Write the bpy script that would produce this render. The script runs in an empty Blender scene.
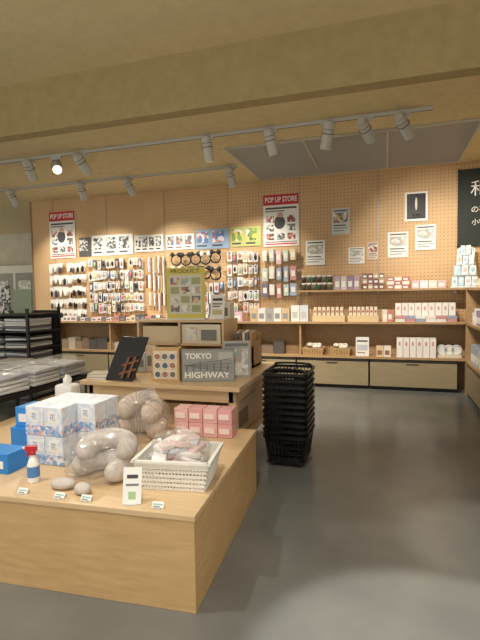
import bpy, bmesh, math, random
from mathutils import Vector, Matrix, Euler
random.seed(7)
sc=bpy.context.scene
sc.view_settings.view_transform='Standard'
sc.view_settings.look='None'
COL=sc.collection

# ------------------------------------------------------------------ materials
def srgb(r,g,b):
    f=lambda c:(c/255/12.92) if c/255<=0.04045 else ((c/255+0.055)/1.055)**2.4
    return (f(r),f(g),f(b),1)
_mc={}
def mat(r,g,b,rough=0.5,metal=0.0,emit=0.0,name=None):
    k=(r,g,b,rough,metal,emit)
    if k in _mc: return _mc[k]
    m=bpy.data.materials.new(name or "paint_%d_%d_%d"%(r,g,b)); m.use_nodes=True
    p=m.node_tree.nodes['Principled BSDF']
    p.inputs['Base Color'].default_value=srgb(r,g,b)
    p.inputs['Roughness'].default_value=rough
    p.inputs['Metallic'].default_value=metal
    if emit:
        p.inputs['Emission Color'].default_value=srgb(r,g,b)
        p.inputs['Emission Strength'].default_value=emit
    _mc[k]=m; return m
def nodes(name):
    m=bpy.data.materials.new(name); m.use_nodes=True
    nt=m.node_tree; return m,nt,nt.nodes['Principled BSDF']
def add(nt,t,**kw):
    n=nt.nodes.new(t)
    for k,v in kw.items(): setattr(n,k,v)
    return n
def ramp(nt,c0,c1,p0=0.3,p1=0.7):
    r=add(nt,'ShaderNodeValToRGB')
    r.color_ramp.elements[0].color=c0; r.color_ramp.elements[0].position=p0
    r.color_ramp.elements[1].color=c1; r.color_ramp.elements[1].position=p1
    return r
def noisemat(name,c0,c1,scale=(1,1,1),ns=5,detail=4,rough=0.6,bump=0.0,bscale=60,p0=.3,p1=.7,spec=.5,coord='Object'):
    m,nt,p=nodes(name)
    tc=add(nt,'ShaderNodeTexCoord'); mp=add(nt,'ShaderNodeMapping'); mp.inputs['Scale'].default_value=scale
    nt.links.new(tc.outputs[coord],mp.inputs[0])
    n=add(nt,'ShaderNodeTexNoise'); n.inputs['Scale'].default_value=ns; n.inputs['Detail'].default_value=detail
    nt.links.new(mp.outputs[0],n.inputs['Vector'])
    r=ramp(nt,c0,c1,p0,p1); nt.links.new(n.outputs['Fac'],r.inputs[0]); nt.links.new(r.outputs[0],p.inputs['Base Color'])
    p.inputs['Roughness'].default_value=rough; p.inputs['Specular IOR Level'].default_value=spec
    if bump:
        n2=add(nt,'ShaderNodeTexNoise'); n2.inputs['Scale'].default_value=bscale; n2.inputs['Detail'].default_value=6
        nt.links.new(tc.outputs[coord],n2.inputs['Vector'])
        b=add(nt,'ShaderNodeBump'); b.inputs['Strength'].default_value=bump; b.inputs['Distance'].default_value=0.01
        nt.links.new(n2.outputs['Fac'],b.inputs['Height']); nt.links.new(b.outputs[0],p.inputs['Normal'])
    return m
WOOD=noisemat('maple_wood',srgb(210,180,138),srgb(222,194,154),(1.2,30,30),3,5,.33)
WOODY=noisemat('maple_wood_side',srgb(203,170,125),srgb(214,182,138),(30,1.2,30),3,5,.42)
WOODP=noisemat('plywood_grain',srgb(194,158,108),srgb(209,175,125),(2,2,14),3,6,.45)
WOODD=noisemat('oak_laminate',srgb(168,136,98),srgb(184,152,112),(2,8,30),3,5,.5)
DRAW=noisemat('drawer_front',srgb(150,136,108),srgb(162,147,118),(2,8,20),3,4,.5)
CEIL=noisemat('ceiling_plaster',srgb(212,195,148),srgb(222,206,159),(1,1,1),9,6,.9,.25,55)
CEILN=noisemat('ceiling_plaster_near_lit',srgb(230,213,168),srgb(238,223,179),(1,1,1),9,6,.9,.3,40)  # ceiling plaster lightened: missing bounce light is put into the colour
BEAM=noisemat('beam_plaster_shaded',srgb(168,151,108),srgb(179,161,117),(1,1,1),9,6,.9,.25,55)  # plaster darkened: shade of the beam face is put into the colour
FLOOR=noisemat('vinyl_floor',srgb(106,107,105),srgb(119,120,117),(1,1,1),2.5,8,.24,.05,25,spec=.6)
STONEW=noisemat('far_wall_paint',srgb(190,185,170),srgb(205,200,184),(1,1,1),3,3,.8)
def pegboard():
    m,nt,p=nodes('pegboard')
    tc=add(nt,'ShaderNodeTexCoord'); sep=add(nt,'ShaderNodeSeparateXYZ'); nt.links.new(tc.outputs['Object'],sep.inputs[0])
    outs=[]
    for ax in ('X','Z'):
        a=add(nt,'ShaderNodeMath',operation='MULTIPLY'); a.inputs[1].default_value=1/0.05; nt.links.new(sep.outputs[ax],a.inputs[0])
        f=add(nt,'ShaderNodeMath',operation='FRACT'); nt.links.new(a.outputs[0],f.inputs[0])
        s=add(nt,'ShaderNodeMath',operation='SUBTRACT'); s.inputs[1].default_value=.5; nt.links.new(f.outputs[0],s.inputs[0])
        q=add(nt,'ShaderNodeMath',operation='MULTIPLY'); nt.links.new(s.outputs[0],q.inputs[0]); nt.links.new(s.outputs[0],q.inputs[1])
        outs.append(q)
    ad=add(nt,'ShaderNodeMath',operation='ADD'); nt.links.new(outs[0].outputs[0],ad.inputs[0]); nt.links.new(outs[1].outputs[0],ad.inputs[1])
    lt=add(nt,'ShaderNodeMath',operation='LESS_THAN'); lt.inputs[1].default_value=.022; nt.links.new(ad.outputs[0],lt.inputs[0])
    n=add(nt,'ShaderNodeTexNoise'); n.inputs['Scale'].default_value=3; nt.links.new(tc.outputs['Object'],n.inputs['Vector'])
    r=ramp(nt,srgb(206,171,128),srgb(215,181,137)); nt.links.new(n.outputs['Fac'],r.inputs[0])
    mx=add(nt,'ShaderNodeMix',data_type='RGBA'); nt.links.new(lt.outputs[0],mx.inputs[0]); nt.links.new(r.outputs[0],mx.inputs[6]); mx.inputs[7].default_value=srgb(150,116,80)
    nt.links.new(mx.outputs[2],p.inputs['Base Color']); p.inputs['Roughness'].default_value=.6
    return m
PEG=pegboard()
def photo_mat(name,cols,scale=25):
    m,nt,p=nodes(name)
    tc=add(nt,'ShaderNodeTexCoord'); v=add(nt,'ShaderNodeTexVoronoi'); v.inputs['Scale'].default_value=scale
    nt.links.new(tc.outputs['Object'],v.inputs['Vector'])
    sp=add(nt,'ShaderNodeSeparateColor'); nt.links.new(v.outputs['Color'],sp.inputs[0])
    r=add(nt,'ShaderNodeValToRGB'); r.color_ramp.interpolation='CONSTANT'
    while len(r.color_ramp.elements)<len(cols): r.color_ramp.elements.new(.5)
    for i,c in enumerate(cols):
        r.color_ramp.elements[i].position=i/len(cols); r.color_ramp.elements[i].color=srgb(*c)
    nt.links.new(sp.outputs[0],r.inputs[0]); nt.links.new(r.outputs[0],p.inputs['Base Color']); p.inputs['Roughness'].default_value=.4
    return m
PH_BW=photo_mat('print_black_white',[(60,60,62),(225,225,222),(140,140,142),(235,235,235),(90,90,92)],30)
PH_MIX=photo_mat('print_mixed',[(100,120,150),(225,215,205),(180,120,110),(120,110,105),(230,230,230),(210,190,130)],26)
PH_GRN=photo_mat('print_green',[(130,165,90),(225,205,110),(235,235,225),(90,130,80)],18)
PH_BLU=photo_mat('print_blue',[(90,130,190),(235,235,245),(140,115,165),(225,150,125)],18)
PH_RED=photo_mat('print_red',[(150,70,70),(240,235,225),(200,150,130),(90,60,60)],30)
FLORAL=photo_mat('print_floral_box',[(212,220,232),(228,232,238),(220,226,236),(206,216,232),(228,218,222),(232,235,240),(212,220,234)],45)
FLORALB=photo_mat('print_floral_blue',[(130,160,205),(165,188,220),(232,180,165),(150,178,214),(226,230,240),(200,212,230)],55)
KNIT=noisemat('knit_beige',srgb(206,186,168),srgb(226,210,196),(1,1,1),40,2,.9,.2,160)
PLUSH=noisemat('plush_grey',srgb(192,182,175),srgb(214,206,199),(1,1,1),10,4,.95,.2,120)
SEAM=mat(168,140,120,.9); SEAMG=mat(160,150,144,.9)
def film(name,al=.06):
    m,nt,p=nodes(name)
    out=nt.nodes['Material Output']
    tr=add(nt,'ShaderNodeBsdfTransparent'); gl=add(nt,'ShaderNodeBsdfGlossy'); gl.inputs['Roughness'].default_value=.2
    gl.inputs['Color'].default_value=(1,1,1,1)
    df=add(nt,'ShaderNodeBsdfDiffuse'); df.inputs['Color'].default_value=(.95,.95,.96,1)
    n=add(nt,'ShaderNodeTexNoise'); n.inputs['Scale'].default_value=11; n.inputs['Detail'].default_value=3; n.inputs['Distortion'].default_value=2.5
    tc=add(nt,'ShaderNodeTexCoord'); nt.links.new(tc.outputs['Object'],n.inputs['Vector'])
    b=add(nt,'ShaderNodeBump'); b.inputs['Strength'].default_value=1; b.inputs['Distance'].default_value=.09; nt.links.new(n.outputs['Fac'],b.inputs['Height'])
    nt.links.new(b.outputs[0],gl.inputs['Normal'])
    lw=add(nt,'ShaderNodeLayerWeight'); lw.inputs[0].default_value=.25; nt.links.new(b.outputs[0],lw.inputs['Normal'])
    mu=add(nt,'ShaderNodeMath',operation='MULTIPLY_ADD'); mu.inputs[1].default_value=.42; mu.inputs[2].default_value=.06; nt.links.new(lw.outputs['Facing'],mu.inputs[0])
    m1=add(nt,'ShaderNodeMixShader'); m1.inputs[0].default_value=al; nt.links.new(tr.outputs[0],m1.inputs[1]); nt.links.new(df.outputs[0],m1.inputs[2])
    m2=add(nt,'ShaderNodeMixShader'); nt.links.new(mu.outputs[0],m2.inputs[0]); nt.links.new(m1.outputs[0],m2.inputs[1]); nt.links.new(gl.outputs[0],m2.inputs[2])
    nt.links.new(m2.outputs[0],out.inputs[0]); return m
FILM=film('clear_plastic_film')
WHITE=mat(238,236,230,.5); PAPER=mat(240,240,236,.6); BLACK=mat(22,22,24,.45); BLKP=mat(18,18,19,.35)
RED=mat(196,40,50,.45); BLUE=mat(40,130,210,.4); GREY=mat(128,128,126,.5); LGREY=mat(200,200,198,.45)
DARK=mat(40,38,36,.6); INK=mat(70,70,74,.6)

# ------------------------------------------------------------------ builder
class B:
    def __init__(s,name):
        s.name=name; s.bm=bmesh.new(); s.mats=[]
    def mi(s,m):
        if m not in s.mats: s.mats.append(m)
        return s.mats.index(m)
    def _fin(s,verts,m,smooth,M=None):
        if M is not None: bmesh.ops.transform(s.bm,matrix=M,verts=verts)
        fs=set(f for v in verts for f in v.link_faces); i=s.mi(m)
        for f in fs: f.material_index=i; f.smooth=smooth
        return verts
    def box(s,x0,x1,y0,y1,z0,z1,m,M=None):
        r=bmesh.ops.create_cube(s.bm,size=1)['verts']
        T=Matrix.Translation(((x0+x1)/2,(y0+y1)/2,(z0+z1)/2))@Matrix.Diagonal((abs(x1-x0),abs(y1-y0),abs(z1-z0),1))
        return s._fin(r,m,False,(M@T) if M is not None else T)
    def obox(s,c,size,m,rot=(0,0,0),M=None):
        r=bmesh.ops.create_cube(s.bm,size=1)['verts']
        T=Matrix.Translation(c)@Euler(rot).to_matrix().to_4x4()@Matrix.Diagonal((*size,1))
        return s._fin(r,m,False,(M@T) if M is not None else T)
    def rbox(s,c,size,m,rot=(0,0,0),bev=.01,seg=2,M=None):
        r=bmesh.ops.create_cube(s.bm,size=1)['verts']
        bmesh.ops.transform(s.bm,matrix=Matrix.Diagonal((*size,1)),verts=r)
        es=list(set(e for v in r for e in v.link_edges))
        g=bmesh.ops.bevel(s.bm,geom=es,offset=bev,segments=seg,affect='EDGES',profile=.5)
        vs=list(set(v for f in g['faces'] for v in f.verts))
        allv=set(vs)
        st=list(vs)
        while st:
            v=st.pop()
            for e in v.link_edges:
                o=e.other_vert(v)
                if o not in allv: allv.add(o); st.append(o)
        T=Matrix.Translation(c)@Euler(rot).to_matrix().to_4x4()
        return s._fin(list(allv),m,True if seg>2 else False,(M@T) if M is not None else T)
    def cyl(s,p1,p2,r1,m,r2=None,n=16,cap=True,smooth=True,M=None):
        p1=Vector(p1);p2=Vector(p2);d=p2-p1
        if r2 is None:r2=r1
        r=bmesh.ops.create_cone(s.bm,cap_ends=cap,segments=n,radius1=r1,radius2=r2,depth=d.length)['verts']
        T=Matrix.Translation((p1+p2)/2)@d.to_track_quat('Z','Y').to_matrix().to_4x4()
        s._fin(r,m,smooth,(M@T) if M is not None else T)
        for v in r:
            for f in v.link_faces:
                if len(f.verts)>4: f.smooth=False
        return r
    def ell(s,c,rad,m,rot=(0,0,0),noise=0,n=20,power=1,M=None,seed=0,zmin=None):
        r=bmesh.ops.create_uvsphere(s.bm,u_segments=n,v_segments=max(6,n*2//3),radius=1)['verts']
        from mathutils import noise as N
        for v in r:
            if power!=1:
                v.co=Vector([math.copysign(abs(q)**power,q) for q in v.co])
            if noise: v.co*=1+noise*N.noise(v.co*2.2+Vector((seed*3.1,seed,0)))+noise*.5*N.noise(v.co*5+Vector((seed,0,seed)))
        T=Matrix.Translation(c)@Euler(rot).to_matrix().to_4x4()@Matrix.Diagonal((*rad,1))
        s._fin(r,m,True,(M@T) if M is not None else T)
        if zmin is not None:
            for v in r: v.co.z=max(v.co.z,zmin)
        return r
    def torus(s,c,R,r,m,rot=(0,0,0),n=20,k=8,sc=(1,1,1),arc=1.0,M=None,wob=0):
        vs=[];rings=[]
        cnt=n if arc>=1 else n+1
        for i in range(cnt):
            a=2*math.pi*arc*i/n; ring=[]
            rr=r*(1+wob*math.sin(a*5)+wob*.6*math.sin(a*9+1))
            if arc<1:
                t=min(1,min(i,n-i)/n*7); rr*=max(.15,math.sqrt(1-(1-t)**2))
            for j in range(k):
                b=2*math.pi*j/k
                ring.append(s.bm.verts.new(((R+rr*math.cos(b))*math.cos(a),(R+rr*math.cos(b))*math.sin(a),rr*math.sin(b))))
            rings.append(ring);vs+=ring
        for i in range(n):
            A=rings[i];Bq=rings[(i+1)%cnt] if arc>=1 else rings[i+1]
            for j in range(k): s.bm.faces.new((A[j],Bq[j],Bq[(j+1)%k],A[(j+1)%k]))
        if arc<1:
            s.bm.faces.new(rings[0][::-1]); s.bm.faces.new(rings[-1])
        T=Matrix.Translation(c)@Euler(rot).to_matrix().to_4x4()@Matrix.Diagonal((*sc,1))
        return s._fin(vs,m,True,(M@T) if M is not None else T)
    def text(s,t,c,size,m,rot=(math.pi/2,0,0),align='CENTER',width=None,bold=0,M=None):
        cu=bpy.data.curves.new('t','FONT'); cu.body=t; cu.size=size; cu.align_x=align; cu.align_y='CENTER'; cu.extrude=.0006; cu.offset=bold; cu.resolution_u=3
        ob=bpy.data.objects.new('t',cu); COL.objects.link(ob); bpy.context.view_layer.update()
        me=bpy.data.meshes.new_from_object(ob.evaluated_get(bpy.context.evaluated_depsgraph_get()))
        bpy.data.objects.remove(ob)
        sx=1
        if width and len(me.vertices):
            xs=[v.co.x for v in me.vertices]; w=max(xs)-min(xs)
            if w>0: sx=width/w
        n0=len(s.bm.verts); s.bm.from_mesh(me); s.bm.verts.ensure_lookup_table()
        vs=s.bm.verts[n0:]; bpy.data.meshes.remove(me)
        T=Matrix.Translation(c)@Euler(rot).to_matrix().to_4x4()@Matrix.Diagonal((sx,1,1,1))
        return s._fin(vs,m,False,(M@T) if M is not None else T)
    def done(s,bevel=0,M=None,zc=None):
        if M is not None: bmesh.ops.transform(s.bm,matrix=M,verts=s.bm.verts[:])
        if not s.bm.verts: return None
        if zc is not None:
            for v in s.bm.verts: v.co.z=max(v.co.z,zc)
        xs=[v.co.x for v in s.bm.verts];ys=[v.co.y for v in s.bm.verts];zs=[v.co.z for v in s.bm.verts]
        o=Vector(((min(xs)+max(xs))/2,(min(ys)+max(ys))/2,min(zs)))
        bmesh.ops.translate(s.bm,vec=-o,verts=s.bm.verts[:])
        bmesh.ops.recalc_face_normals(s.bm,faces=s.bm.faces[:])
        me=bpy.data.meshes.new(s.name); s.bm.to_mesh(me); s.bm.free()
        for m in s.mats: me.materials.append(m)
        ob=bpy.data.objects.new(s.name,me); ob.location=o; COL.objects.link(ob)
        if bevel:
            b=ob.modifiers.new('bev','BEVEL'); b.width=bevel; b.segments=2; b.limit_method='ANGLE'
        return ob

# ------------------------------------------------------------------ room shell
CZ=3.10; NCZ=3.62; W=7.02
b=B('floor'); b.box(-12,3.2,-2.5,11,-.1,0,FLOOR); b.done()
b=B('ceiling'); b.box(-12,3.2,4.22,11,CZ,CZ+.1,CEIL); b.box(-12,3.2,-2.5,4.07,NCZ,NCZ+.1,CEILN); b.done()
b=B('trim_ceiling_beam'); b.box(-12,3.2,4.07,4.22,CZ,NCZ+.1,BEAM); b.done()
b=B('wall_back'); b.box(-6.2,1.5,W,W+.12,0,CZ,PEG)
for x in (-5.7,-4.6,-3.5,-2.39,-1.24,-.10):
    b.box(x-.008,x+.008,W-.006,W,.95,CZ,mat(172,160,144,.4))
b.box(-6.2,-6.17,W-.01,W,0,CZ,mat(150,120,85))
b.done()
b=B('wall_right'); b.box(1.5,1.6,2.0,W+.12,0,CZ,mat(205,185,150,.8)); b.done()
b=B('wall_far_left'); b.box(-12,-5,10.4,10.5,0,CZ,STONEW); b.done()

b=B('ceiling_vent_grille')
x0,x1,y0,y1=-1.80,.93,5.27,6.86
gm=mat(180,178,172,.45); gd=mat(96,94,88,.7)
b.box(x0,x1,y0,y1,CZ-.006,CZ-.001,gd)
for i in range(46):
    y=y0+.015+i*(y1-y0-.03)/45
    b.box(x0,x1,y-.008,y+.008,CZ-.018,CZ-.006,gm)
for x in (x0,x0+.91,x0+1.82,x1): b.box(x-.010,x+.010,y0,y1,CZ-.024,CZ-.006,mat(196,192,180))
for y in (y0,y1): b.box(x0-.012,x1+.012,y-.012,y+.012,CZ-.024,CZ-.001,mat(196,192,180))
b.done()

# ------------------------------------------------------------------ track lights
LM=mat(190,189,182,.35); LMD=mat(110,108,102,.5)
def track(x0,x1,y):
    b=B('light_track'); b.box(x0,x1,y-.015,y+.015,CZ-.032,CZ-.0005,LM)
    b.box(x0,x1,y-.007,y+.007,CZ-.034,CZ-.031,LMD); b.done()
track(-7.2,.42,4.78); track(-7.0,-1.9,6.02)
def spot(x,y,aim,energy=70,lit=False,ang=75):
    b=B('track_spotlight')
    b.box(x-.07,x+.07,y-.018,y+.018,CZ-.065,CZ-.0345,LM)
    p=Vector((x,y,CZ-.065)); j=p+Vector((0,0,-.07))
    b.cyl(p,j,.011,LM,n=8)
    d=(Vector(aim)-j).normalized()
    a=j-d*.12; e=j+d*.15
    b.cyl(a,a+d*.03,.036,LM,r2=.052,n=20)
    b.cyl(a+d*.03,e,.054,LM,n=20,cap=False); b.cyl(a+d*.028,a+d*.032,.054,LM,n=20)
    b.cyl(a+d*.075,a+d*.082,.0555,LMD,n=20)
    if lit: b.cyl(e-d*.015,e-d*.013,.048,mat(255,244,220,.4,0,6),n=20)
    else: b.cyl(e-d*.07,e-d*.068,.052,mat(255,244,220,.4,0,2),n=20)
    b.torus(j,.058,.005,LMD,rot=d.to_track_quat('Z','Y').to_euler(),n=20,k=6)
    b.done()
    if energy:
        l=bpy.data.lights.new('spot_lamp','SPOT'); l.energy=energy; l.color=(1,.91,.77); l.spot_size=math.radians(ang); l.spot_blend=.8; l.shadow_soft_size=.05
        o=bpy.data.objects.new('spot_lamp',l); o.location=e+d*.01; o.rotation_euler=d.to_track_quat('-Z','Y').to_euler(); COL.objects.link(o)
EN=165
for x,aim,lit,k in [(-4.2,(-4.6,6.6,.9),0,1.2),(-3.80,(-1.9,2.6,1.0),1,1),(-3.45,(-2.9,6.6,.9),0,1.1),(-1.84,(-1.65,5.3,.3),0,.9),(-1.14,(-.8,5.6,.8),0,1),(-.55,(-1.2,5.9,.6),0,1),(-.19,(.7,6.9,1.6),0,.9),(.16,(1.0,6.3,1.8),0,.9)]:
    spot(x,4.78,aim,EN*k,lit)
for x,aim in [(-5.65,(-5.4,7.0,1.3)),(-4.35,(-4.5,7.0,1.3)),(-3.55,(-3.1,7.0,1.3)),(-2.0,(-1.8,7.0,1.3))]:
    spot(x,6.02,aim,EN*.5,ang=90)

# ------------------------------------------------------------------ wall counter / shelving
FY=6.65
b=B('wall_shelf_counter')
b.box(-5.55,1.40,FY,W-.01,.92,.95,WOODD)
b.box(-5.55,1.40,FY+.02,W-.01,.43,.46,WOODD)
b.box(-5.55,1.40,W-.03,W-.01,.0,.92,WOODD)
for x in (-5.55,-4.4,-3.3,-2.2,-1.2): b.box(x,x+.025,FY+.03,W-.03,.06,.92,WOODD)
b.box(-5.55,.98,FY+.06,FY+.08,0,.05,DARK)
xs=[-5.53,-4.42,-3.36,-2.30,-1.245,-.215,.92]
for i in range(6):
    a,c=xs[i]+.012,xs[i+1]-.012
    b.box(a,c,FY+.03,W-.05,.05,.40,DARK)
    b.box(a,c,FY+.005,FY+.03,.055,.385,DRAW)
    m=(a+c)/2; b.box(m-.08,m+.08,FY-.002,FY+.006,.36,.375,mat(70,62,50))
    b.box(a,c,FY+.03,FY+.05,.40,.43,DARK)
b.done()
b=B('wall_shelf'); b.box(-1.22,1.40,FY+.05,W-.005,1.375,1.405,WOODD)
for x in (-1.1,-.1,.9): b.box(x-.01,x+.01,FY+.15,W-.005,1.33,1.375,LGREY)
b.done()
b=B('side_shelf_unit')
for z in (.45,.95,1.40): b.box(1.0,1.48,4.5,FY-.02,z-.03,z,WOODD)
b.box(1.46,1.49,4.5,FY-.02,0,1.40,WOODD)
b.box(1.0,1.46,4.5,4.53,0,1.37,WOODD); b.box(1.0,1.46,FY-.05,FY-.02,0,1.37,WOODD); b.box(1.02,1.46,5.55,5.58,.06,1.37,WOODD)
for a,c in ((4.55,5.55),(5.57,6.58)):
    b.box(1.0,1.03,a,c,.06,.38,DRAW)
b.box(1.05,1.07,4.5,FY-.02,0,.06,DARK)
b.done()

# ------------------------------------------------------------------ posters
def poster(name,X0,X1,Z0,Z1,base,els,y=W-.008,th=.006,frame=None):
    b=B(name); w=X1-X0;h=Z1-Z0
    b.box(X0,X1,y-th,y,Z0,Z1,base)
    if frame:
        t=.012
        for q in ((X0-t,X0,Z0-t,Z1+t),(X1,X1+t,Z0-t,Z1+t),(X0,X1,Z0-t,Z0),(X0,X1,Z1,Z1+t)): b.box(q[0],q[1],y-th-.006,y,q[2],q[3],frame)
    for e in els:
        if e[0]=='t': b.text(e[1],(X0+w*e[2],y-th-.003,Z0+h*e[3]),e[4]*h,e[5],width=e[6]*w,bold=.003)
        elif e[0]=='e': b.ell((X0+w*e[1],y-th-.001,Z0+h*e[2]),(w*e[3],.002,h*e[4]),e[5],n=14)
        else: b.box(X0+w*e[0],X0+w*e[1],y-th-.0015,y-th+.001,Z0+h*e[2],Z0+h*e[3],e[4])
    b.done()
def popup(X0,X1,Z0,Z1):
    els=[(0,1,.80,1,RED),('t','POP UP STORE',.5,.90,.14,WHITE,.9),(.06,.94,.72,.755,INK),(.06,.6,.67,.695,GREY)]
    for i in range(3):
        for j in range(3):
            if i==1 and j>0: continue
            els.append((.08+.3*i,.08+.3*i+.22,.12+.17*j,.12+.17*j+.13,PH_BW if (i+j)%2 else PH_RED))
    els+=[('e',.46,.46,.16,.13,INK),('e',.48,.60,.09,.06,mat(200,170,150)),(.05,.95,.03,.055,RED),(.05,.95,.075,.09,INK)]
    poster('store_poster',X0,X1,Z0,Z1,PAPER,els)
popup(-5.78,-5.24,2.06,2.88); popup(-1.80,-1.25,2.09,2.87)
def sign(X0,X1,Z0,Z1,pm,n=3,base=PAPER,line=INK):
    els=[]
    for i in range(n):
        els.append((.04+i*.94/n,.04+i*.94/n+.7/n,.3,.88,pm))
        els.append((.04+i*.94/n,.04+i*.94/n+.6/n,.12,.2,line))
    poster('printed_sign',X0,X1,Z0,Z1,base,els)
sign(-5.17,-4.93,2.07,2.40,PH_BW,1,mat(80,80,82)); sign(-4.90,-4.09,2.07,2.42,PH_BW,3)
sign(-4.06,-3.52,2.10,2.38,PH_BW,4); sign(-3.47,-2.96,2.11,2.36,PH_MIX,3)
sign(-2.94,-2.37,2.10,2.41,PH_BLU,2,mat(150,180,212)); sign(-2.34,-1.84,2.11,2.42,PH_GRN,2,mat(195,200,125))
def note(X0,X1,Z0,Z1,pm,base=PAPER):
    poster('printed_notice',X0,X1,Z0,Z1,base,[(.1,.9,.45,.82,pm),(.1,.9,.88,.93,INK),(.1,.8,.32,.36,INK),(.1,.9,.22,.25,GREY),(.1,.7,.12,.15,GREY)])
PH_PALE=photo_mat('print_pale',[(200,200,195),(225,222,215),(170,180,180),(235,235,230),(190,170,150)],22)
note(-1.15,-.86,1.78,2.15,PH_PALE); note(-.76,-.50,2.22,2.60,PH_MIX,mat(205,212,210)); note(-.52,-.29,1.78,2.02,PH_PALE)
note(-.25,-.10,1.83,2.08,PH_RED,mat(225,205,190)); note(.03,.31,1.85,2.21,PH_PALE); note(.40,.67,1.94,2.29,PH_PALE)
poster('framed_poster',.27,.55,2.36,2.74,PAPER,[(.06,.94,.05,.97,BLACK),('e',.5,.6,.06,.24,mat(225,215,200)),(.3,.7,.18,.21,WHITE),(.25,.75,.1,.12,WHITE)],frame=WHITE)
b=B('chalkboard_sign'); b.box(.95,1.44,W-.04,W-.007,1.96,3.0,mat(34,42,38,.6))
b.box(.94,.955,W-.045,W-.007,1.95,3.01,DARK)
b.text('和',(1.20,W-.043,2.72),.22,WHITE); b.text('の布',(1.2,W-.043,2.45),.10,WHITE); b.text('小物',(1.2,W-.043,2.28),.09,WHITE)
b.done()

# ------------------------------------------------------------------ hanging goods on pegboard
CHC=[mat(200,120,115),mat(230,208,140),BLACK,mat(175,145,120),mat(140,160,190),WHITE,mat(235,200,203),mat(70,70,80),mat(165,188,165)]
def hanging(name,X0,X1,zs,pitch,style,seed):
    rnd=random.Random(seed); b=B(name)
    for ri,z0 in enumerate(zs):
        x=X0
        while x+pitch<X1+.01:
            z=z0+rnd.uniform(-.015,.015)
            w=pitch*rnd.uniform(.6,.92); h=rnd.uniform(.12,.19)
            if style=='pouch': h=rnd.uniform(.16,.24)
            c=x+pitch/2; y=W-.10
            b.cyl((c,W-.001,z),(c,y-.03,z),.004,LGREY,n=5)
            if rnd.random()<.06: x+=pitch; continue
            for k in range(2):
                yy=y+k*.04
                if style=='key':
                    b.box(c-w/2,c+w/2,yy-.002,yy,z-.09,z,WHITE)
                    b.ell((c,yy-.008,z-.07-h*.3),(w*.40,.012,h*.36),rnd.choice((BLACK,CHC[7],WHITE,WHITE,CHC[3],BLACK)),n=8)
                elif style=='char':
                    b.box(c-w/2,c+w/2,yy-.002,yy,z-h*.95,z,rnd.choice([WHITE,WHITE,mat(225,225,230),mat(215,205,190),mat(90,90,96)]))
                    b.ell((c,yy-.01,z-h*.5),(w*.34,.012,h*.30),CHC[(ri*2+int((x-X0)/pitch/2))%9] if rnd.random()<.6 else rnd.choice(CHC),n=8)
                    b.box(c-w*.3,c+w*.3,yy-.004,yy-.002,z-.03,z-.01,rnd.choice(CHC))
                elif style=='stick':
                    m=rnd.choice([mat(150,100,60),mat(110,70,45),mat(190,150,100)])
                    b.box(c-w*.5,c-w*.15,yy-.01,yy,z-h*1.6,z,m); b.box(c+w*.1,c+w*.4,yy-.01,yy,z-h*1.6,z,WHITE)
                elif style=='band':
                    if k: continue
                    b.torus((c,yy-.02,z-.11),.085,.012,BLACK,rot=(math.pi/2,0,0),n=16,k=6)
                    m=rnd.choice([BLACK,WHITE,BLACK])
                    for sx in(-1,1): b.ell((c+sx*.06,yy-.03,z-.025),(.04,.014,.042),m,n=8)
                else:
                    m=rnd.choice([mat(228,190,195),mat(165,178,198),mat(235,225,215),mat(230,215,175),mat(110,110,132),WHITE,WHITE,mat(205,145,142),mat(195,210,198)])
                    b.rbox((c,yy-.01,z-h/2),(w,.018,h),m,bev=.006,seg=1)
                    b.box(c-w*.3,c+w*.3,yy-.022,yy-.018,z-h*.7,z-h*.3,WHITE)
            x+=pitch
    b.done()
hanging('keychain_rack',-5.76,-4.97,(1.96,1.75,1.54,1.33,1.14),.095,'key',1)
hanging('character_charm_rack',-4.93,-3.85,(1.99,1.80,1.61,1.42,1.23),.088,'char',2)
hanging('chopstick_rack',-3.82,-3.36,(2.0,1.70,1.40),.09,'stick',3)
hanging('headband_rack',-3.33,-2.45,(2.05,1.80),.17,'band',4)
hanging('plush_charm_rack',-3.33,-2.42,(1.56,1.38,1.2),.09,'char',5)
hanging('key_holder_rack',-2.38,-1.86,(2.02,1.82,1.62,1.42,1.22),.085,'char',6)
hanging('pouch_rack',-1.82,-1.24,(2.03,1.77,1.51),.11,'pouch',7)

# ------------------------------------------------------------------ shelf goods helper
def row(name,X0,X1,y,z,w,h,d,mats,capm=None,rows=1,seed=0,gap=.006,label=None,jit=.0,round_=False,lab=(.15,.75,.2,.6)):
    rnd=random.Random(seed); b=B(name)
    for r in range(rows):
        x=X0;i=0
        while x+w<=X1+.001:
            ww=w*rnd.uniform(1-jit,1+jit); hh=h*rnd.uniform(1-jit,1+jit)
            m=mats[(i+r)%len(mats)] if jit==0 else rnd.choice(mats)
            zz=z+r*h if jit==0 else z
            if jit and r>0: break
            if round_:
                b.cyl((x+ww/2,y+d/2,zz),(x+ww/2,y+d/2,zz+hh*.92),ww*.46,m,n=12)
                b.cyl((x+ww/2,y+d/2,zz+hh*.72),(x+ww/2,y+d/2,zz+hh*.94),ww*.47,capm or WHITE,n=12)
            else:
                b.box(x,x+ww-gap,y,y+d,zz,zz+hh-.004,m)
                if capm: b.box(x-.001,x+ww-gap+.001,y-.002,y+d,zz+hh*.7,zz+hh-.003,capm)
                if label: b.box(x+ww*lab[0],x+ww*lab[1],y-.003,y,zz+hh*lab[2],zz+hh*lab[3],label)
            x+=ww;i+=1
    return b.done()
U=1.405; C=.95; L=.46
row('tea_canister_stack',-1.18,-.72,6.76,U,.075,.11,.075,[mat(58,84,68),mat(90,62,56),mat(90,115,90)],WHITE,2,1,round_=True)
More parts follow.
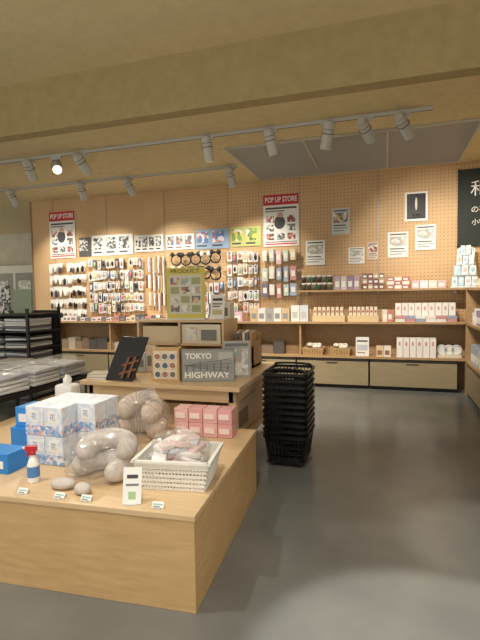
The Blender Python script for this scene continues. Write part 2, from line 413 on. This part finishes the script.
row('gift_box_row',-.70,-.33,6.76,U,.09,.2,.12,[mat(190,168,182),mat(215,205,200),mat(160,135,160)],None,1,2,label=PAPER)
row('stacked_snack_box',-.31,0.0,6.76,U,.075,.075,.12,[mat(140,90,85),mat(200,175,150),mat(140,110,110)],None,3,3,label=PAPER)
row('snack_carton_row',.02,.32,6.76,U,.10,.055,.16,[mat(195,110,108),mat(235,220,205)],None,3,4,label=PAPER)
row('small_box_row',.34,.80,6.76,U,.11,.11,.14,[mat(228,190,194),mat(215,222,235),mat(235,220,200)],None,1,5,label=PAPER)
def bottles(name,X0,X1):
    b=B(name); b.box(X0-.01,X1+.01,6.70,6.86,C,C+.09,mat(222,198,158)); n=int((X1-X0)/.055)
    for i in range(n):
        x=X0+.028+i*(X1-X0)/n
        for k in range(2):
            b.box(x-.02,x+.02,6.715+k*.07,6.755+k*.07,C+.05,C+.21,mat(236,222,196)); b.box(x-.014,x+.014,6.713+k*.07,6.716+k*.07,C+.13,C+.16,mat(190,110,100))
            b.cyl((x,6.735+k*.07,C+.21),(x,6.735+k*.07,C+.235),.014,mat(140,100,70),n=8)
    b.done()
bottles('wooden_tray_of_bottles',-1.0,-.56); bottles('wooden_tray_of_bottles',-.50,-.10)
row('paper_box_group',-.04,.10,6.72,C,.07,.17,.1,[mat(230,220,200),mat(205,130,120)],None,1,8,label=PAPER)
row('packaged_cracker_row',.13,.95,6.71,C,.085,.26,.16,[WHITE,mat(238,230,225)],None,1,9,label=mat(215,165,165),lab=(.3,.6,.62,.8))
row('packaged_cracker_stack',.13,.95,6.66,C,.13,.045,.04,[mat(235,228,220),mat(205,150,150),mat(160,165,185),WHITE],None,2,10)
row('boxed_souvenir_row',-1.95,-1.35,6.72,C,.12,.2,.16,[mat(215,190,150),mat(235,232,225),mat(170,170,172),mat(240,235,230)],None,1,11,label=mat(150,150,155))
row('boxed_souvenir_stack',-1.33,-1.05,6.72,C,.13,.24,.14,[WHITE,mat(215,220,225)],None,1,12,label=LGREY)
row('paper_goods_row',-2.95,-2.0,6.68,C,.11,.13,.15,[WHITE,mat(225,190,198),mat(120,120,125),mat(220,205,170),mat(180,205,215)],None,1,13,jit=.25,label=PAPER)
row('acrylic_stand_row',-4.3,-3.0,6.72,C,.10,.09,.10,[WHITE,mat(235,210,213),mat(90,90,96),mat(215,200,170),mat(200,130,130)],None,1,14,jit=.3,label=GREY)
row('sticker_box_row',-5.45,-4.35,6.70,C,.10,.07,.14,[WHITE,mat(235,225,225),mat(120,120,125),mat(240,215,220)],None,1,15,jit=.3,label=GREY)
def wicker(name,X0,X1,z):
    b=B(name); y0,y1=6.72,6.92; wm=mat(200,168,122,.7)
    for i in range(5):
        zz=z+.01+i*.02; o=.004*i
        b.box(X0-o,X1+o,y0-o,y0-o+.012,zz,zz+.014,wm); b.box(X0-o,X1+o,y1+o-.012,y1+o,zz,zz+.014,wm)
        b.box(X0-o,X0-o+.012,y0-o,y1+o,zz,zz+.014,wm); b.box(X1+o-.012,X1+o,y0-o,y1+o,zz,zz+.014,wm)
    b.box(X0,X1,y0,y1,z,z+.012,wm)
    for i in range(9):
        x=X0+.01+i*(X1-X0-.02)/8; b.box(x-.006,x+.006,y0-.02,y0-.008,z,z+.1,mat(170,132,84,.7))
    rnd=random.Random(3)
    for i in range(16): b.ell((rnd.uniform(X0+.05,X1-.05),rnd.uniform(y0+.05,y1-.05),z+.115+rnd.uniform(0,.03)),(.045,.04,.03),rnd.choice([WHITE,mat(230,222,205)]),n=8)
    b.done()
wicker('wicker_basket',-1.17,-.86,L); wicker('wicker_basket',-.78,-.48,L)
poster('shelf_sign',-.40,-.22,L,L+.27,PAPER,[(.1,.9,.75,.83,INK),(.1,.9,.3,.6,mat(200,205,210)),(.1,.7,.15,.2,GREY)],y=6.74,th=.01)
row('small_carton_group',-.12,.10,6.70,L,.10,.15,.14,[mat(225,200,160),mat(235,225,210)],None,1,16,label=mat(150,110,90))
row('packaged_sweets_row',.15,.66,6.70,L,.085,.27,.16,[WHITE,mat(238,230,225)],None,1,17,label=mat(205,150,150),lab=(.3,.6,.6,.8))
b=B('packaged_dish_set')
for i in range(3):
    b.cyl((.74+i*.09,6.80,L+.10),(.74+i*.09,6.84,L+.10),.07,WHITE,n=20); b.torus((.74+i*.09,6.80,L+.10),.06,.008,mat(215,220,225),rot=(math.pi/2,0,0))
b.box(.68,.98,6.76,6.90,L,L+.04,mat(225,215,195)); b.done()
row('lower_shelf_carton_row',-5.4,-1.3,6.74,L,.17,.16,.16,[mat(130,110,92),mat(84,80,76),mat(150,130,105),mat(190,180,165)],None,1,18,jit=.3)
b=B('acrylic_card_display')
bm=mat(222,232,238,.25); cb=mat(170,205,228,.4)
M=Matrix.Translation((1.02,6.84,U))@Matrix.Rotation(-.25,4,'Z')
b.box(-.17,.17,-.13,.10,0,.012,bm,M=M)
for sx,tx in ((-.16,-.07),(.16,.07)):
    b.cyl((sx,.09,.01),(tx,.06,.54),.012,bm,n=8,M=M)
b.obox((0,.07,.28),(.22,.008,.50),bm,(-.06,0,0),M=M)
for k,(z,w,n) in enumerate(((.01,.32,4),(.16,.28,3),(.30,.22,3),(.43,.13,2))):
    b.box(-w/2,w/2,-.10+k*.03,.06,z,z+.01,bm,M=M)
    for i in range(n):
        x=-w/2+w*(i+.5)/n
        b.obox((x,-.07+k*.035,z+.075),(w/n*.85,.008,.12),[PAPER,cb,PAPER,mat(215,225,232)][(i+k)%4],(-.15,0,0),M=M)
        b.ell((x,-.078+k*.035,z+.075),(w/n*.24,.004,.035),[cb,WHITE,mat(225,190,190)][(i+k)%3],n=8,M=M)
b.done()
def srow(name,Y0,Y1,z,w,h,mats,seed):
    rnd=random.Random(seed); b=B(name); y=Y0
    while y+w<Y1:
        if not (y<5.6 and y+w>5.53):
            m=rnd.choice(mats); b.box(1.04,1.2,y,y+w-.01,z,z+h*rnd.uniform(.7,1),m); b.box(1.037,1.04,y+.02,y+w-.03,z+.03,z+h*.5,PAPER)
        y+=w
    b.done()
srow('craft_goods_row',4.7,6.5,.95,.13,.2,[WHITE,mat(120,150,185),mat(200,110,100),mat(220,200,160)],1)
srow('boxed_towel_row',4.7,6.5,.45,.16,.24,[WHITE,mat(210,200,180),mat(165,180,195)],2)
srow('pamphlet_row',4.7,6.3,1.40,.14,.13,[WHITE,mat(190,210,220),mat(220,200,170)],3)

# ------------------------------------------------------------------ display tables
PR=math.radians(3.4)
PM=Matrix.Translation((-.785,1.78,0))@Matrix.Rotation(PR,4,'Z')
b=B('display_platform')
b.box(-1.95,0,0,1.27,.0,.415,WOODP); b.box(-1.955,.005,-.005,1.275,.415,.44,WOOD)
b.done(bevel=.002,M=PM)
PT=.44
b=B('display_table')
X0,X1,Y0,Y1=-2.42,-1.03,3.22,4.50
b.box(X0,X1,Y0,Y1,.655,.69,WOOD)
b.box(X0+.04,X1-.04,Y0+.04,Y0+.065,.56,.655,WOOD); b.box(X0+.04,X1-.04,Y1-.065,Y1-.04,.56,.655,WOOD)
b.box(X1-.065,X1-.04,Y0+.04,Y1-.04,.56,.655,WOODY); b.box(X0+.04,X0+.065,Y0+.04,Y1-.04,.56,.655,WOODY)
for x in (X0+.04,X1-.10):
    for y in (Y0+.04,Y1-.10): b.box(x,x+.06,y,y+.06,0,.655,WOOD)
b.box(X0+.06,X1-.06,Y0+.06,Y1-.06,.18,.205,WOODY)
b.box(-1.9,-1.14,3.4,4.3,.205,.5,WOODY); b.box(-1.14,-1.136,3.5,3.8,.28,.42,mat(140,110,80))
b.done(bevel=.003)
T=.69
b=B('board_game_box')
M=Matrix.Translation((-1.345,3.40,T))@Matrix.Rotation(math.radians(16),4,'Z')
w,h=.42,.255; gb=mat(134,136,132); gt=mat(150,152,148)
b.box(-w/2,w/2,0,.07,0,h,gb,M=M); b.box(-w*.485,w*.485,-.002,0,h*.03,h*.97,gt,M=M)
b.text('TOKYO',(-.075,-.004,h*.80),h*.24,WHITE,width=w*.5,bold=.0015,M=M); b.text('HIGHWAY',(-.01,-.004,h*.20),h*.26,WHITE,width=w*.86,bold=.0015,M=M)
for k in range(4): b.obox((0,-.004,h*(.40+.07*k)),(w*.9,.003,.006),mat(116,118,116),(0,.16-.1*k,0),M=M)
for k in range(7): b.box(-w*.42+k*w*.13,-w*.42+k*w*.13+.012,-.005,0,h*.34,h*(.52+.06*(k%3)),mat(108,110,110),M=M)
b.box(w*.2,w*.47,-.004,0,h*.68,h*.92,mat(176,176,170),M=M)
b.done()
b=B('board_game_box'); M=Matrix.Translation((-1.16,3.62,T))@Matrix.Rotation(math.radians(20),4,'Z')
b.box(-.13,.10,0,.06,0,.30,mat(168,166,160),M=M); b.box(-.11,.08,-.002,0,.26,.285,mat(110,112,112),M=M); b.box(-.11,.08,-.002,0,.02,.24,PH_PALE,M=M); b.done()
b=B('wooden_puzzle_box')
M=Matrix.Translation((-1.68,3.32,T))@Matrix.Rotation(.12,4,'Z')
b.box(-.115,.115,0,.09,0,.27,mat(196,160,112),M=M); b.box(-.10,.10,-.004,0,.02,.25,mat(226,208,176),M=M)
for i in range(3):
    for j in range(3):
        b.cyl((-.063+i*.063,-.012,.06+j*.072),(-.063+i*.063,-.003,.06+j*.072),.022,[mat(90,100,120),mat(170,120,100),mat(120,110,100)][(i+2*j)%3],n=14,M=M)
        b.torus((-.063+i*.063,-.010,.06+j*.072),.027,.004,WHITE,rot=(math.pi/2,0,0),n=14,k=5,M=M)
b.done()
b=B('black_menu_board')
M=Matrix.Translation((-2.03,3.27,T))@Matrix.Rotation(math.radians(-5),4,'Z')
wd=mat(130,84,54)
S=Matrix(((1,0,.32,0),(0,1,.22,0),(0,0,1,0),(0,0,0,1)))
b.rbox((-.05,0,.18),(.27,.02,.355),BLACK,bev=.006,seg=2,M=M@S)
b.obox((.01,-.018,.15),(.15,.012,.018),wd,(0,-.3,0),M=M@S); b.obox((.01,-.018,.08),(.15,.012,.018),wd,(0,-.3,0),M=M@S)
b.obox((-.02,-.022,.11),(.018,.012,.17),wd,M=M@S); b.obox((.04,-.022,.12),(.018,.012,.17),wd,M=M@S)
b.obox((.00,.11,.11),(.03,.015,.22),BLACK,(.3,0,0),M=M)
b.done(zc=T+.001)
b=B('wooden_display_riser')
rx0,rx1,ry0,ry1=-2.32,-1.42,4.0,4.42
for z in (T,.90,1.12): b.box(rx0,rx1,ry0,ry1,z,z+.02,WOOD)
for x in (rx0,-1.88,rx1-.02): b.box(x,x+.02,ry0,ry1,T,1.12,WOOD)
b.box(rx0,rx1,ry1-.015,ry1,T,1.12,WOODD)
b.box(-2.28,-1.9,ry0+.04,ry0+.3,.92,1.08,mat(222,204,172)); b.box(-1.85,-1.46,ry0+.02,ry0+.3,.92,1.10,mat(230,220,200))
b.box(-1.80,-1.7,ry0+.01,ry0+.02,.95,1.07,PH_PALE); b.box(-1.65,-1.5,ry0+.01,ry0+.02,.95,1.05,GREY)
b.done()
b=B('yellow_product_poster')
Y=mat(220,206,100); x0,x1,z0,z1,y=-2.03,-1.63,1.155,1.64,4.08
b.box(x0,x1,y,y+.012,z0,z1,Y); b.box(x0+.03,x1-.03,y-.002,y,z0+.04,z1-.07,mat(215,215,200))
b.text('PRODUCT',(-1.83,y-.003,z1-.035),.05,INK,width=.3)
for i in range(3):
    for j in range(4): b.box(x0+.045+i*.11,x0+.135+i*.11,y-.004,y-.001,z0+.06+j*.088,z0+.125+j*.088,[PH_MIX,PH_PALE,mat(170,170,130)][(i+j)%3])
b.obox((-1.83,y+.06,1.31),(.04,.01,.32),LGREY,(.3,0,0)); b.box(x0,x1,y-.01,y+.1,1.14,1.155,mat(225,230,230,.2))
b.done()
def cardstand(name,cx,cy,z,w,h,m,rz=0,lean=-.15,els=()):
    M=Matrix.Translation((cx,cy,z))@Matrix.Rotation(rz,4,'Z')@Matrix.Rotation(lean,4,'X')
    b=B(name); b.box(-w/2,w/2,0,.004,0.003,h,m,M=M)
    for e in els: b.box(-w/2+w*e[0],-w/2+w*e[1],-.001,.001,h*e[2],h*e[3],e[4],M=M)
    b.box(-w*.3,w*.3,-.01,.04,0,.006,LGREY,M=Matrix.Translation((cx,cy,z))@Matrix.Rotation(rz,4,'Z'))
    b.done()
TXT=((.15,.85,.75,.85,INK),(.15,.85,.6,.66,GREY),(.15,.7,.5,.56,GREY),(.15,.85,.2,.4,mat(205,190,150)))
cardstand('white_info_card',-1.52,4.1,1.14,.14,.24,PAPER,els=TXT)
b=B('white_product_box'); b.rbox((-1.50,4.28,1.14+.08),(.14,.14,.16),WHITE,bev=.004); b.box(-1.55,-1.45,4.207,4.21,1.17,1.25,GREY); b.done()
b=B('wooden_bin'); bx0,bx1,by0,by1=-1.39,-1.17,4.1,4.4
b.box(bx0,bx1,by0,by1,T,T+.02,WOODD)
b.box(bx0,bx1,by0,by0+.015,T,T+.20,WOODD); b.box(bx0,bx1,by1-.015,by1,T,T+.3,WOODD); b.box(bx0,bx0+.015,by0,by1,T,T+.25,WOODD); b.box(bx1-.015,bx1,by0,by1,T,T+.25,WOODD)
for i in range(5): b.obox((bx0+.04+i*.035,4.25,T+.2),(.025,.16,.26),[PH_MIX,mat(150,110,80),WHITE,GREY,mat(200,160,120)][i],(.1,0,0))
b.done()
row('small_jar_group',-1.40,-1.12,3.86,T,.055,.11,.055,[WHITE,mat(210,140,110),mat(90,100,130),mat(230,205,160)],mat(180,150,110),1,31,round_=True)
row('wooden_toy_row',-1.88,-1.5,3.62,T,.09,.2,.1,[mat(200,160,115),mat(228,212,180),mat(175,140,105)],None,1,32,jit=.15,label=INK)
row('greeting_card_row',-2.38,-2.0,3.75,T,.09,.2,.05,[WHITE,mat(222,200,190),mat(190,205,198)],None,1,33,jit=.2,label=GREY)
b=B('flat_paper_stack'); 
for i in range(4): b.obox((-2.30,3.36,T+.006+i*.012),(.19,.16,.011),[PAPER,mat(200,190,170)][i%2],(0,0,.1*i))
b.done()

# ------------------------------------------------------------------ shopping baskets
def basket_stack():
    b=B('shopping_basket_stack'); cx,cy=-.755,3.72; n=11
    def ringpts(w,d,r,z,k=5):
        pts=[]
        for (sx,sy,a0) in ((1,1,0),(-1,1,90),(-1,-1,180),(1,-1,270)):
            for i in range(k):
                a=math.radians(a0+90*i/(k-1)); pts.append(Vector((cx+sx*(w/2-r)+r*math.cos(a),cy+sy*(d/2-r)+r*math.sin(a),z)))
        return pts
    def band(w1,d1,z1,w2,d2,z2,r=.05):
        A=[b.bm.verts.new(p) for p in ringpts(w1,d1,r,z1)];Bv=[b.bm.verts.new(p) for p in ringpts(w2,d2,r,z2)]
        N=len(A); i=b.mi(BLKP)
        for k in range(N):
            f=b.bm.faces.new((A[k],A[(k+1)%N],Bv[(k+1)%N],Bv[k])); f.material_index=i; f.smooth=True
    b.box(cx-.15,cx+.15,cy-.19,cy+.19,.03,.05,BLKP)
    for sx in(-.11,.11):
        for sy in(-.16,.16): b.cyl((cx+sx-.012,cy+sy,.018),(cx+sx+.012,cy+sy,.018),.018,DARK,n=12)
    wb,db,wt,dt,h=.29,.37,.345,.44,.20
    for i in range(n):
        z=.05+i*.050
        band(wb,db,z,wb+.012,db+.012,z+.03)
        P=ringpts(wb+.01,db+.01,.05,z+.02,4);Q=ringpts(wt,dt,.05,z+h,4)
        def bar(p,q,t=.005): b.cyl(p,q,t,BLKP,n=4,cap=False,smooth=False)
        N=len(P)
        for k in range(N):
            p0,p1=P[k],P[(k+1)%N]; q0,q1=Q[k],Q[(k+1)%N]
            Ln=(p1-p0).length; m=max(1,int(Ln/.024))
            for j in range(m): bar(p0.lerp(p1,j/m),q0.lerp(q1,j/m))
        for t in (.3,.55,.8):
            w=wb+(wt-wb)*t; d=db+(dt-db)*t; band(w,d,z+h*t-.006,w+.002,d+.002,z+h*t+.006)
        band(wt-.004,dt-.004,z+h-.014,wt+.02,dt+.02,z+h-.014); band(wt+.02,dt+.02,z+h-.014,wt+.022,dt+.022,z+h+.008); band(wt+.022,dt+.022,z+h+.008,wt-.004,dt-.004,z+h+.008)
        b.box(cx-wb/2+.02,cx+wb/2-.02,cy-db/2+.02,cy+db/2-.02,z,z+.004,BLKP)
    zt=.05+(n-1)*.050+h+.008
    for sy,tilt in ((-.19,1.5),(.19,1.25)):
        pts=[]
        for k in range(13):
            a=math.pi*k/12; x=cx-math.cos(a)*.155; hh=math.sin(a)**.55*.11
            pts.append(Vector((x,cy+sy+ (hh*math.sin(tilt) if sy<0 else -hh*math.sin(tilt)),zt+.004+hh*math.cos(tilt))))
        for p,q in zip(pts,pts[1:]): b.cyl(p,q,.009,BLKP,n=8)
    b.done()
basket_stack()

# ------------------------------------------------------------------ goods on the platform
b=B('floral_gift_box_stack')
for i in range(3):
    for j in range(3):
        for k in range(2):
            if j==0 and i==2: continue
            c=(-1.90+.126*i,2.17+.125*j,PT+.084+.166*k)
            b.rbox(c,(.122,.118,.164),FLORAL,bev=.003,seg=1)
            b.box(c[0]-.062,c[0]+.062,c[1]-.060,c[1]+.060,c[2]-.081,c[2]-.025,FLORALB)
            b.box(c[0]-.03,c[0]+.03,c[1]-.0615,c[1]-.059,c[2]-.005,c[2]+.055,WHITE)
            b.text('花',(c[0],c[1]-.0625,c[2]+.025),.04,mat(140,165,205))
b.done()
b=B('blue_carton'); b.rbox((-2.10,2.34,PT+.075),(.22,.18,.15),BLUE,bev=.003); b.rbox((-2.10,2.36,PT+.21),(.19,.16,.12),mat(48,138,214,.4),bev=.003); b.box(-2.17,-2.08,2.278,2.28,PT+.18,PT+.23,WHITE); b.done()
b=B('blue_carton'); b.rbox((-2.03,2.01,PT+.055),(.20,.15,.11),BLUE,bev=.003); b.box(-2.0,-1.96,1.932,1.935,PT+.03,PT+.07,WHITE); b.done()
b=B('spray_bottle'); x,y=-1.73,1.90
prof=[(0,.026),(.01,.03),(.09,.03),(.115,.022),(.13,.012),(.145,.012)]
for (z1,r1),(z2,r2) in zip(prof,prof[1:]): b.cyl((x,y,PT+z1),(x,y,PT+z2),r1,WHITE,r2=r2,n=20,cap=(z1==0))
b.cyl((x,y,PT+.03),(x,y,PT+.085),.0307,mat(80,135,195),n=20,cap=False)
b.cyl((x,y,PT+.143),(x,y,PT+.162),.015,RED,n=14); b.obox((x-.006,y-.004,PT+.175),(.055,.022,.026),RED,(0,0,.3)); b.cyl((x-.03,y-.012,PT+.178),(x-.045,y-.017,PT+.178),.007,WHITE,n=8)
b.obox((x-.02,y-.008,PT+.152),(.008,.012,.035),RED,(0,.35,.3)); b.done()
def roll(b,c,R,r,rot,arc,seams=9,m=KNIT,sm=SEAM,wob=.0,sc=(1,1,1)):
    b.torus(c,R,r,m,rot=rot,n=48,k=18,arc=arc,wob=wob,sc=sc)
    MM=Matrix.Translation(c)@Euler(rot).to_matrix().to_4x4()@Matrix.Diagonal((*sc,1))
    for i in range(2,seams-1):
        a=2*math.pi*arc*i/seams
        Q=MM@Matrix.Translation((R*math.cos(a),R*math.sin(a),0))@Matrix.Rotation(a,4,'Z')@Matrix.Rotation(math.pi/2,4,'X')
        b.torus((0,0,0),r*.995,.0025,sm,n=20,k=5,M=Q)
# U-shaped pillows: opening (arc gap) turned toward the viewer
def upil(b,c,R,r,tilt,face,m,sm,seams,yaw=0):
    arc=.74; start=math.radians(-90)+math.pi*(1-arc)   # gap centred on -y
    rot=(Matrix.Rotation(yaw,4,'Z')@Matrix.Rotation(tilt,4,'X')@Matrix.Rotation(start,4,'Z')).to_euler()
    roll(b,c,R,r,rot,arc,seams,m,sm)
b=B('bagged_neck_pillow')
upil(b,(-1.57,2.69,PT+.07),.12,.07,0,0,KNIT,SEAM,13,.2)
upil(b,(-1.56,2.67,PT+.19),.105,.064,.45,0,KNIT,SEAM,13,-.15)
b.ell((-1.565,2.68,PT+.14),(.215,.185,.155),FILM,noise=.14,n=36,seed=4,power=.8)
for k in range(5): b.obox((-1.52+.02*k,2.64,PT+.29+.006*k),(.004,.07,.06),FILM,(.3*k,.2,.5*k))
b.done(zc=PT+.001)
b=B('bagged_plush_pillow')
upil(b,(-1.42,2.05,PT+.058),.115,.058,.0,0,PLUSH,SEAMG,0,-.15)
upil(b,(-1.40,2.07,PT+.15),.108,.054,.18,0,PLUSH,SEAMG,0,.25)
b.ell((-1.41,2.06,PT+.11),(.19,.165,.125),FILM,noise=.16,n=36,seed=9,power=.8)
b.done(zc=PT+.001)
for i,(x,y,r) in enumerate([(-1.52,1.865,.2),(-1.39,1.84,-.15)]):
    b=B('stuffed_pebble_charm'); b.ell((x,y,PT+.028),(.065 if i==0 else .045,.035,.028),PLUSH,rot=(0,0,r),noise=.05,seed=i); b.torus((x-.05 if i==0 else x-.02,y-.02,PT+.03),.01,.002,LGREY,rot=(1.2,0,0),n=10,k=5); b.done(zc=PT+.001)
def wbasket():
    b=B('white_plastic_basket'); WP=mat(240,238,232,.35)
    M=Matrix.Translation((-1.00,2.11,PT))@Matrix.Rotation(math.radians(8),4,'Z')
    w0,d0,w1,d1,h=.31,.24,.37,.30,.15
    b.box(-w0/2,w0/2,-d0/2,d0/2,0.001,.005,WP,M=M)
    def lp(t): return (w0+(w1-w0)*t)/2,(d0+(d1-d0)*t)/2
    def edge(t,th=.005,hh=.006):
        w,d=lp(t); z=max(h*t,hh+.001)
        b.box(-w,w,-d-th,-d+th/2,z-hh,z+hh,WP,M=M); b.box(-w,w,d-th/2,d+th,z-hh,z+hh,WP,M=M)
        b.box(-w-th,-w+th/2,-d-th,d+th,z-hh,z+hh,WP,M=M); b.box(w-th/2,w+th,-d-th,d+th,z-hh,z+hh,WP,M=M)
    for t in (.04,.2,.36,.52,.68): edge(t,.003,.0065)
    edge(.88,.004,.016); edge(1.0,.012,.006)
    wa,da=lp(0.02);wb,db=lp(1)
    for side in range(4):
        n=20 if side%2==0 else 15
        for i in range(n+1):
            s=-1+2*i/n
            if side==0: p,q=(wa*s,-da,.003),(wb*s,-db,h)
            elif side==2: p,q=(wa*s,da,.003),(wb*s,db,h)
            elif side==1: p,q=(wa,da*s,.003),(wb,db*s,h)
            else: p,q=(-wa,da*s,.003),(-wb,db*s,h)
            b.cyl(p,q,.0045,WP,n=4,cap=False,smooth=False,M=M)
    b.done()
    c=B('bagged_towel_pile'); rnd=random.Random(5)
    cols=[mat(228,205,203),mat(236,232,228),mat(205,208,215),mat(226,196,192),mat(240,238,236)]
    for i in range(26):
        x=rnd.uniform(-.12,.12);y=rnd.uniform(-.08,.09);z=.07+.15*i/26
        if z>.16: x*=.7;y*=.7
        c.rbox((x,y,z),(rnd.uniform(.09,.13),rnd.uniform(.06,.08),.026),cols[i%5],rot=(rnd.uniform(-.3,.3),rnd.uniform(-.3,.3),rnd.uniform(0,3)),bev=.008,seg=3,M=M)
    c.ell((0,0,.14),(.15,.115,.11),FILM,noise=.2,n=28,power=.75,M=M)
    c.box(-.12,.12,-.09,.09,.006,.06,cols[1],M=M)
    c.done()
wbasket()
b=B('pink_gift_box_row')
for i in range(4):
    for k in range(2):
        x=-1.31+i*.101; m=mat(222,164,166,.45) if (i)%2 else mat(230,182,180,.45)
        b.rbox((x,2.85+.006*i,PT+.048+.094*k),(.097,.12,.092),m,rot=(0,0,.06),bev=.003,seg=1)
        b.box(x-.035,x+.035,2.782+.006*i,2.794+.006*i,PT+.03+.094*k,PT+.065+.094*k,mat(240,220,216))
b.done()
cardstand('price_card',-1.10,1.80,PT,.085,.165,PAPER,rz=.3,lean=-.28,els=((.2,.8,.7,.8,INK),(.3,.7,.15,.35,mat(170,200,150)),(.15,.85,.5,.56,GREY)))
for (x,y,r) in [(-1.47,1.765,.05),(-1.33,1.775,0),(-.97,1.80,.1),(-1.68,1.76,.05)]:
    cardstand('price_label',x,y,PT,.055,.03,PAPER,rz=r,lean=-.6,els=((.1,.9,.5,.7,mat(140,190,180)),(.1,.7,.2,.35,GREY)))
b=B('white_tissue_pack'); b.rbox((-2.25,2.85,PT+.15),(.15,.12,.30),mat(228,228,226),bev=.02,seg=3); b.ell((-2.25,2.85,PT+.32),(.03,.03,.05),WHITE,noise=.3); b.done()

# ------------------------------------------------------------------ clothing shelves left
b=B('black_clothing_shelf')
sx0,sx1,sy0,sy1=-5.25,-4.13,4.55,5.15
for x in (sx0,sx1-.03):
    for y in (sy0,sy1-.03): b.box(x,x+.03,y,y+.03,0,1.24,BLACK)
rnd=random.Random(11)
SH=[mat(70,72,78),mat(110,114,124),mat(205,208,214),mat(44,44,46),mat(165,170,180),mat(232,234,238),mat(225,228,232),mat(240,240,240)]
for i in range(6):
    z=.12+i*.21
    b.box(sx0,sx1,sy0,sy1,z-.015,z,BLACK)
    if i<5:
        for j in range(3):
            for k in range(5):
                b.rbox((sx0+.2+j*.355,sy0+.25,z+.016+k*.031),(.33,.46,.028),rnd.choice(SH),rot=(rnd.uniform(-.03,.03),rnd.uniform(-.04,.04),rnd.uniform(-.05,.05)),bev=.010,seg=3)
b.box(sx0,sx1,sy1-.012,sy1,.1,1.2,mat(60,60,62))
b.done()
b=B('hanging_shirt_samples')
for j in range(3):
    b.box(-5.2+j*.34,-4.92+j*.34,4.75,4.77,1.176,1.58-.05*j,[PAPER,PH_BW,mat(150,165,140)][j])
b.done()
b=B('low_clothing_table'); b.box(-3.78,-2.80,2.7,3.95,.58,.62,BLACK)
for x in (-3.75,-2.86):
    for y in (2.73,3.88): b.box(x,x+.04,y,y+.04,0,.58,BLACK)
b.done()
b=B('bagged_shirt_pile')
for i in range(3):
    for j in range(3):
        for k in range(4):
            b.rbox((-3.58+i*.31,2.93+j*.38,.643+k*.034),(.28,.34,.03),rnd.choice(SH[1:]),rot=(rnd.uniform(-.03,.03),rnd.uniform(-.03,.03),rnd.uniform(-.1,.1)),bev=.01,seg=3)
for i in range(3): b.ell((-3.0,2.95+.36*i,.74),(.18,.18,.08),FILM,noise=.2,n=20,power=.7,seed=i,zmin=.622)
b.done(zc=.621)

b=B('far_display_cabinet'); b.box(-11,-7.2,10.0,10.35,0,2.2,mat(225,222,210))
for i in range(5):
    b.box(-10.9+i*.75,-10.25+i*.75,9.99,10.0,.3,2.0,mat(150,150,138)); b.box(-10.8+i*.75,-10.4+i*.75,9.98,9.99,1.2,1.8,PH_PALE)
    for z in (.6,1.0): b.box(-10.88+i*.75,-10.27+i*.75,9.93,9.99,z,z+.03,WHITE)
b.done()

# ------------------------------------------------------------------ lights
def dl(x,y,e,ang,blend,aim=None):
    b=B('unseen_downlight'); b.torus((x,y,NCZ-.014),.09,.012,WHITE,n=24); b.cyl((x,y,NCZ-.006),(x,y,NCZ-.001),.08,mat(255,244,225,.4,0,4),n=24); b.done()
    l=bpy.data.lights.new('unseen_downlight_lamp','SPOT'); l.energy=e; l.color=(1,.95,.86); l.spot_size=math.radians(ang); l.spot_blend=blend; l.shadow_soft_size=.05
    o=bpy.data.objects.new('unseen_downlight_lamp',l); o.location=(x,y,NCZ-.03)
    if aim: o.rotation_euler=(Vector(aim)-o.location).to_track_quat('-Z','Y').to_euler()
    COL.objects.link(o)
dl(-2.2,1.2,190,80,.7); dl(-.5,.6,190,80,.7,(-1.0,1.6,.4)); dl(1.8,2.4,80,80,.7)  # unseen downlights, added to supply general ambient light
dl(.9,.9,700,25,.25,(.28,1.55,0)); dl(1.3,2.2,200,17,.5,(.60,2.75,0))
w=bpy.data.worlds.new('World'); sc.world=w; w.use_nodes=True
w.node_tree.nodes['Background'].inputs[0].default_value=(1,.95,.85,1); w.node_tree.nodes['Background'].inputs[1].default_value=1.12

# ------------------------------------------------------------------ camera
cam=bpy.data.cameras.new('Camera'); cam.sensor_width=36; cam.lens=36*462/640; cam.clip_start=.05
co=bpy.data.objects.new('Camera',cam); COL.objects.link(co); sc.camera=co
X=Vector((.9539,.2996,-.01742));U=Vector((-.0017,.0634,.9980));Fw=Vector((-.3001,.9519,-.061))
Mx=Matrix((( X.x,U.x,-Fw.x,0),(X.y,U.y,-Fw.y,0),(X.z,U.z,-Fw.z,1.4),(0,0,0,1)))
co.matrix_world=Mx
